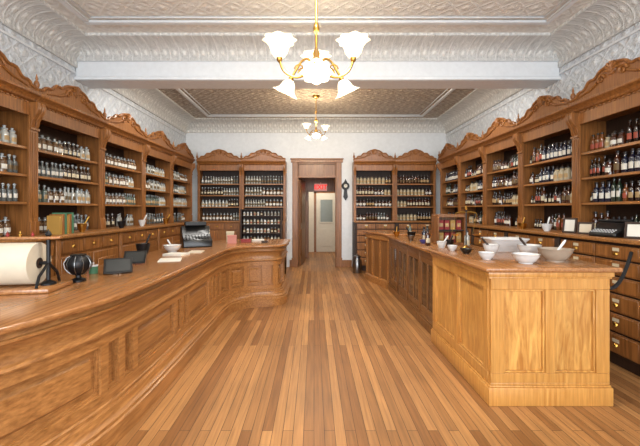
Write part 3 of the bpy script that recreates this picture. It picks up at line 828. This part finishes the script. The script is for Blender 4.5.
bowl((1.70, 3.36, Zi), .075, .09, WHITE, 'white mortar with dark-handled pestle', (pi-.2, W_DARK))
bowl((1.46, 3.36, Zi), .055, .05, BLACKP, 'small black bowl on the island counter')
bowl((1.43, 3.62, Zi), .05, .055, WHITE, 'tiny white porcelain bowl with foot')
bowl((1.98, 3.22, Zi), .10, .10, WHITE, 'white porcelain mortar with dark pestle', (pi, W_DARK))
tub = MB()
def rr(x, y, z, c=.05, n=4):
    o = []
    for qx, qy, a0 in ((1, 1, 0), (-1, 1, pi/2), (-1, -1, pi), (1, -1, 1.5*pi)):
        for k in range(n+1):
            a = a0+pi/2*k/n; o.append((qx*(x-c)+c*math.cos(a), qy*(y-c)+c*math.sin(a), z))
    return o
rings = [rr(.15, .09, 0), rr(.18, .12, .10), rr(.2, .14, .125), rr(.2, .14, .132), rr(.17, .11, .12), rr(.14, .08, .012)]
vs = [v for r_ in rings for v in r_]; k = len(rings[0]); fs = []
for j in range(len(rings)-1):
    for i in range(k): fs.append((j*k+i, j*k+(i+1) % k, (j+1)*k+(i+1) % k, (j+1)*k+i))
fs += [tuple(range(k)), tuple((len(rings)-1)*k+i for i in range(k))]
tub.add(vs, fs)
O('enamel_tub', tub, WHITE, loc=(1.96, 3.60, Zi), label='white enamel tub with flared rim', cat='tub')
tsd = E('balance_stand', (1.60, 3.68, Zi), label='tall slender brass stand with small pan', cat='stand')
O('base', MB().lathe([(.07, 0), (.07, .01), (.03, .03), (.01, .05)], 16), BRASS, tsd)
O('pole', MB().tube([(0, 0, .045), (0, 0, .42)], .007, 8), IRON, tsd)
O('finial', MB().lathe([(.006, .42), (.016, .435), (.006, .45), (.001, .47)], 10), BRASS, tsd)
O('beam', MB().tube([(-.11, 0, .385), (-.05, 0, .40), (0, 0, .395), (.05, 0, .40), (.11, 0, .385)], .006, 6), BRASS, tsd)
for sx in (-.11, .11):
    O('scale_pan', MB().lathe([(.001, .15), (.03, .152), (.045, .165)], 16, (sx, 0, 0)).tube([(sx-.042, 0, .165), (sx, 0, .385)], .0015, 4).tube([(sx+.042, 0, .165), (sx, 0, .385)], .0015, 4), BRASS, tsd)
Zd = H2+.0008
dbx = E('display_case', (1.86, 4.85, Zd), label='dark red and black countertop display case', cat='display case')
O('case_frame', MB().box((-.19, -.13, 0), (.19, .13, .03)).box((-.19, -.13, .37), (.19, .13, .41)).box((-.19, -.13, .03), (-.17, .13, .37)).box((.17, -.13, .03), (.19, .13, .37)).box((-.17, .11, .03), (.17, .13, .37)), W_CAB, dbx, bev=.004)
O('shelf', MB().box((-.169, -.12, .19), (.169, .109, .20)), BLACKP, dbx)
for j in range(2):
    for i in range(4):
        x = -.155+i*.08
        O('medicine_box', MB().box((0, 0, 0), (.065, .08, .13)).box((.008, -.001, .04), (.057, 0, .09), 1), [RED if (i+j) % 3 else GOLD, LABELS[2]], loc=(1.86+x, 4.78, Zd+(.031 if j == 0 else .201)), label='small coloured medicine carton in display case', cat='box', group='medicine cartons', bev=.002)
bowl((1.55, 4.25, Zd), .06, .09, WHITE, 'white mortar with pestle on the long counter', (0.4, WHITE))
bowl((1.72, 4.45, Zd), .06, .09, BLACKP, 'black iron mortar with pestle', (0.9, IRON))
bowl((1.60, 5.75, Zd), .07, .11, IRON, 'iron mortar and pestle on the long counter', (2.4, IRON))
bowl((1.48, 5.35, Zd), .055, .08, STEEL, 'small metal bowl on the long counter')
bowl((1.55, 4.95, Zd), .06, .045, BLUE, 'small blue glazed bowl')
bowl((1.45, 6.15, Zd), .06, .09, BRASS, 'small brass mortar with pestle', (1.4, BRASS))
for i, (x, y, mm) in enumerate(((1.5, 4.62, AM[0]), (1.78, 5.5, GL[0]), (1.9, 5.6, AM[2]), (1.7, 6.2, GL[4]), (1.62, 5.15, AM[5]), (1.88, 4.3, GL[1]))):
    p = proto('amber', mm, LABEL, 'medicine_bottle', 'labelled bottle standing on the long counter', 'bottles on the counters', True)
    place(p, (x, y, Zd), 0, 1.0)
# black rope swagged across the staff passage
rp = E('barrier_rope', (2.226, 2.66, .86), label='black rope hung between island counter and drawers', cat='rope')
A0 = Vector((2.226, 2.66, .86)); A1 = Vector((2.765, 3.05, 1.08)); pts = []
for i in range(15):
    t = i/14; p = A0.lerp(A1, t); p.z -= .20*4*t*(1-t)*.5; pts.append(p-A0)
O('rope', MB().tube(pts, .014, 8), ROPE, rp)
O('hook', MB().lathe([(.020, -.004), (.020, .006), (.008, .02)], 12, tuple(pts[0]), 'x'), BRASS, rp)
can = E('milk_can', (1.0, 8.1, 0), label='grey metal can with lid standing on floor', cat='can')
O('can_body', MB().lathe([(.10, 0), (.105, .01), (.105, .26), (.07, .32), (.07, .36), (.08, .37)], 20), STEEL, can)
O('lid', MB().lathe([(.084, .371), (.084, .39), (.03, .41), (.012, .415), (.012, .43), (.02, .435), (.001, .44)], 20), STEEL, can)

# ------- left counter things
Zc = CH+.0008
ph = E('paper_roll_holder', (-1.90, 2.33, Zc), .15, label='kraft paper roll on wooden base with iron frame', cat='paper roll holder')
O('base_board', MB().box((-.30, -.15, 0), (.20, .15, .03)), W_TOP, ph, bev=.008, seg=2)
O('paper_roll', MB().lathe([(.02, -.26), (.135, -.26), (.138, -.255), (.138, .06), (.135, .065), (.02, .065)], 40, (0, 0, .175), 'x'), KRAFT, ph)
O('roll_core', MB().lathe([(.036, .0655), (.036, .068), (.02, .068)], 20, (0, 0, .175), 'x'), W_DARK, ph)
O('spindle', MB().tube([(-.29, 0, .175), (.13, 0, .175)], .012, 10), IRON, ph)
frm = MB()
frm.tube([(.12, -.0, .03), (.12, 0, .33)], .013, 8)
frm.lathe([(.045, .0), (.045, .012), (.014, .03)], 12, (.12, 0, .03)); frm.lathe([(.011, .0), (.02, .012), (.012, .03), (.001, .05)], 12, (.12, 0, .352))
frm.tube([(.12, 0, .175), (.12, -.10, .10), (.12, -.13, .03)], .010, 6); frm.tube([(.12, 0, .175), (.12, .10, .10), (.12, .13, .03)], .010, 6)
O('frame_post', frm, IRON, ph)
O('frame_post', MB().tube([(-.28, 0, .03), (-.28, 0, .33)], .013, 8), IRON, ph)
O('cutter_bar', MB().box((-.32, -.02, .335), (.2, .02, .352)), W_TOP, ph, bev=.004)
for i in range(4): O('peg', MB().lathe([(.008, .3525), (.01, .37), (.004, .375), (.001, .39)], 8, (-.2+i*.075, 0, 0)), [BRASS, RED][i % 2], ph)
ur = E('string_holder', (-1.75, 2.60, Zc), label='black ribbed cast-iron string holder urn', cat='string holder')
u = MB().lathe([(.05, 0), (.05, .012), (.02, .03), (.018, .045), (.05, .065), (.078, .10), (.085, .14), (.070, .172), (.052, .19), (.054, .20)], 20)
O('urn_body', u, IRON, ur)
rb_ = MB()
for k in range(10):
    a = 2*pi*k/10
    rb_.tube([(r*math.cos(a), r*math.sin(a), z) for r, z in ((.03, .05), (.055, .065), (.083, .10), (.090, .14), (.073, .175), (.054, .19))], .003, 5)
O('ribs', rb_, STEEL, ur)
for (x, y, mm, r, h, lb) in ((-1.84, 2.92, GREEN, .033, .06, 'small green paper-wrapped tin'), (-1.72, 3.05, PAPER, .03, .06, 'small white tin on the counter'), (-1.93, 3.02, PINK, .03, .065, 'small pink tin on the counter')):
    t_ = E('tin', (x, y, Zc), label=lb, cat='tin', group='small tins on the counter')
    O('tin_body', MB().lathe([(r, 0), (r, h)], 18), mm, t_); O('lid', MB().lathe([(r*1.05, h+.0005), (r*1.05, h+.012), (.001, h+.014)], 18), WHITE, t_)
SC = mat('sign_card', C(44, 45, 43), .4)
def easel_sign(loc, rz, w, h, label):
    e = E('counter_sign', loc, rz, label=label, cat='sign')
    Rx = Matrix.Rotation(-.75, 4, 'X')
    q = MB(Matrix.Translation((0, 0, .012)) @ Rx).box((-w/2, -.006, 0), (w/2, .006, h))
    O('plaque', q, BLACKP, e, bev=.002)
    O('card', MB(Matrix.Translation((0, 0, .012)) @ Rx).box((-w/2+.018, -.0075, .018), (w/2-.018, -.0062, h-.018)), SC, e)
    O('easel_leg', MB().tube([(0, h*.55, .004), (0, h*.5, h*.55)], .005, 6), IRON, e)
easel_sign((-1.60, 2.86, Zc), .5, .21, .15, 'black framed tilted counter sign')
easel_sign((-1.74, 3.38, Zc), .3, .20, .15, 'dark framed tilted counter sign')
for (x, y, w, d, rz, mm, h) in ((-1.52, 3.70, .22, .26, .3, PAPER, .006), (-1.62, 4.12, .24, .18, -.2, PAPER, .02), (-1.48, 4.40, .16, .20, .1, KRAFT, .01), (-1.85, 3.68, .13, .10, .2, PINK, .03)):
    O('paper_stack', MB().box((-w/2, -d/2, 0), (w/2, d/2, h)).box((-w/2+.01, -d/2-.002, h), (w/2-.005, d/2-.01, h+.001)), mm, loc=(x, y, Zc), rz=rz, label='loose pile of pale papers on the counter', cat='papers', group='papers on the counter')
bowl((-1.93, 3.95, Zc), .075, .15, IRON, 'black iron mortar with tall pestle', (1.2, IRON))
bowl((-1.80, 4.45, Zc), .11, .085, WHITE, 'white porcelain mortar with pestle', (2.6, WHITE))
KEY = MB().lathe([(.008, 0), (.010, .012), (.001, .014)], 8).mesh('key', [IRON])
KEY2 = MB().lathe([(.007, 0), (.008, .008), (.001, .009)], 8).mesh('key', [WHITE])
tl = E('cash_register', (-1.72, 5.1, Zc), .5, label='black vintage cash register on the counter', cat='cash register')
O('till_body', MB().prism([(-.17, 0), (.17, 0), (.17, .28), (.04, .30), (-.05, .16), (-.17, .10)], -.2, .2, 'x'), BLACKP, tl, bev=.01)
for r_ in range(3):
    for c in range(8): O('key', KEY, IRON, tl, loc=(-.15+c*.043, -.14+r_*.035, .118+r_*.022))
O('display', MB().box((-.15, -.0, .30), (.15, .1, .36)), BLACKP, tl, bev=.008)
for (x, y, w, d, h, mm, lb) in ((-1.30, 5.55, .14, .1, .13, PINK, 'small pink carton on counter'), (-1.12, 5.75, .16, .12, .05, RED, 'flat red box on the counter'), (-.95, 5.95, .2, .14, .03, PAPER, 'flat white box on the counter'), (-1.40, 5.85, .12, .1, .17, LABEL, 'upright cream carton on the counter'), (-.80, 5.66, .1, .08, .03, W_DARK, 'small dark wooden box')):
    b = E('carton', (x, y, Zc), .2, label=lb, cat='box')
    O('box_body', MB().box((-w/2, -d/2, 0), (w/2, d/2, h*.8)), mm, b, bev=.002)
    O('box_lid', MB().box((-w/2-.003, -d/2-.003, h*.8+.0003), (w/2+.003, d/2+.003, h)), mm, b, bev=.002)

# ------- things on ledges
def framed_card(loc, rz, w, h, label, m2=None):
    e = E('picture_frame', loc, rz, label=label, cat='picture frame')
    T = Matrix.Rotation(-.18, 4, 'X')
    q = MB(T); 
    for a, b in (((-w/2, 0, 0), (w/2, .015, .02)), ((-w/2, 0, h-.02), (w/2, .015, h)), ((-w/2, 0, .02), (-w/2+.02, .015, h-.02)), ((w/2-.02, 0, .02), (w/2, .015, h-.02))): q.box(a, b)
    O('frame', q, W_DARK, e, bev=.002); O('card', MB(T).box((-w/2+.02, .004, .02), (w/2-.02, .012, h-.02)), m2 or PAPER, e)
framed_card((2.86, 3.93, LZ+.004), -pi/2+.5, .14, .17, 'small framed white card on the ledge')
framed_card((2.86, 3.70, LZ+.004), -pi/2+.5, .15, .13, 'small framed cream card on the ledge', KRAFT)
framed_card((2.86, 3.12, LZ+.004), -pi/2+.5, .16, .15, 'small framed card beside typewriter')
tw = E('typewriter', (2.87, 3.40, LZ+.001), -pi/2+.2, label='small black vintage typewriter on the ledge', cat='typewriter')
O('typewriter_body', MB().prism([(-.1, 0), (.1, 0), (.1, .12), (.03, .14), (-.03, .07), (-.1, .04)], -.13, .13, 'x'), BLACKP, tw, bev=.008)
O('platen', MB().lathe([(.012, -.16), (.02, -.155), (.02, .155), (.012, .16)], 14, (0, .07, .15), 'x'), IRON, tw)
for r_ in range(3):
    for c in range(8): O('key', KEY2, WHITE, tw, loc=(-.1+c*.028, -.09+r_*.022, .045+r_*.01))
bowl((2.86, 4.3, LZ+.001), .06, .09, WHITE, 'white mortar and pestle on the ledge', (1, WHITE))
bowl((2.86, 4.8, LZ+.001), .06, .08, BRASS, 'brass mortar on the ledge', (1, BRASS))
for i in range(6):
    h = .20+.015*((i*7) % 3)
    b = E('book', (-2.74, 3.68+i*.036, LZ+.001), pi/2, label='old gilt-spined book standing on the ledge', cat='book', group='books on the ledge')
    O('cover', MB().box((0, -.07, 0), (.004, .07, h)).box((.028, -.07, 0), (.032, .07, h)).box((.004, -.07, 0), (.028, -.066, h)), [GOLD, W_CAB, GREEN][i % 3], b, bev=.001)
    O('pages', MB().box((.0045, -.0655, .004), (.0275, .066, h-.004)), PAPER, b)
for (y, m_, lb) in ((4.15, BRASS, 'brass mortar on the ledge'), (5.0, IRON, 'iron mortar on the ledge'), (5.6, WHITE, 'white mortar on the ledge'), (6.5, BRASS, 'brass mortar and pestle on the ledge')):
    bowl((-2.75, y, LZ+.001), .055, .10, m_, lb, (1.0, m_))
rk = E('display_rack', (-1.22, 8.16, 0), label='tall stand of small labelled jars', cat='rack')
rm = MB().box((-.48, -.10, 0), (-.45, .10, 1.45)).box((.45, -.10, 0), (.48, .10, 1.45))
for z in (.3, .72, .92, 1.12, 1.32): rm.box((-.45, -.10, z-.02), (.45, .10, z))
rm.box((-.48, -.10, 1.45), (.48, .10, 1.47)); rm.box((-.45, .09, 0), (.45, .10, 1.45))
O('rack_frame', rm, W_DARK, rk, bev=.002)
pk = [proto('squat', m_, LABELS[q_], 'glass_jar', 'small labelled jar on the display stand', 'jars on the display stand', False) for m_, q_ in ((AM[4], 3), (WHITE, 2), (GL[2], 0), (GL[1], 4))]
for z in (.72, .92, 1.12, 1.32):
    for i in range(11): place(random.choice(pk), (-1.22-.40+i*.08, 8.14, z+.001), 0, .72 if z < 1.3 else .6)
ck = E('wall_clock', (.80, YB-.002, 1.88), label='small black antique pendulum wall clock', cat='clock')
O('clock_case', MB().lathe([(.10, 0), (.10, -.03), (.085, -.045), (.07, -.04)], 24, (0, 0, .18), 'y').prism([(-.035, .10), (-.05, -.04), (-.06, -.1), (0, -.19), (.06, -.1), (.05, -.04), (.035, .10)], -.035, 0, 'y').prism([(-.05, .26), (0, .36), (.05, .26)], -.03, 0, 'y'), IRON, ck, bev=.003)
O('clock_dial', MB().lathe([(.045, -.041), (.001, -.042)], 24, (0, 0, .18), 'y'), PAPER, ck)
O('clock_hand', MB().tube([(0, -.045, .18), (0, -.045, .215)], .003, 5).tube([(0, -.046, .18), (.03, -.046, .19)], .003, 5), IRON, ck)
for o in PROTOS: bpy.data.objects.remove(o)

# ---------------------------------------------------------------- lights
def area(name, loc, rot, sx, sy, p, col):
    l = bpy.data.lights.new(name, 'AREA'); l.shape = 'RECTANGLE'; l.size = sx; l.size_y = sy; l.energy = p; l.color = col
    o = bpy.data.objects.new(name, l); COL.objects.link(o); o.location = loc; o.rotation_euler = rot
    return o
for x, w in ((-1.93, 2.3), (0, 1.2), (1.98, 2.4)):
    area('window_daylight', (x, YF+.05, 1.95), (pi/2, 0, 0), w, 2.2, 96*w/2, (.90, .95, 1.0))
area('fill_light', (-1.6, 5.4, 3.55), (.35, 0, 0), 1.6, .2, 44, (1, .96, .90))  # added fill for the rear, tucked behind the beam, no fixture there
area('fill_light', (1.6, 5.4, 3.55), (.35, 0, 0), 1.6, .2, 44, (1, .96, .90))  # matching added fill on the right side
area('fill_light', (0, 2.2, 3.62), (0, 0, 0), .5, .5, 55, (1, .97, .92))  # unseen overhead fill, added to brighten the front, no fitting
area('hall_fill', (.2, 11.4, 2.68), (0, 0, 0), .4, .4, 18, (1, .93, .82))  # light added to brighten the hallway, without any fitting
w = bpy.data.worlds.new('daylight'); S.world = w; w.use_nodes = True
bg = w.node_tree.nodes['Background']
bg.inputs[0].default_value = (.85, .92, 1, 1); bg.inputs[1].default_value = 1.2

# ---------------------------------------------------------------- camera
cam = bpy.data.cameras.new('camera'); co = bpy.data.objects.new('camera', cam); COL.objects.link(co)
co.location = (0, 0, 1.45); co.rotation_euler = (pi/2, 0, 0)
cam.lens = 350/640*36; cam.sensor_width = 36; cam.sensor_fit = 'HORIZONTAL'
cam.shift_x = 6/640; cam.shift_y = -13/640; cam.clip_start = .05
S.camera = co
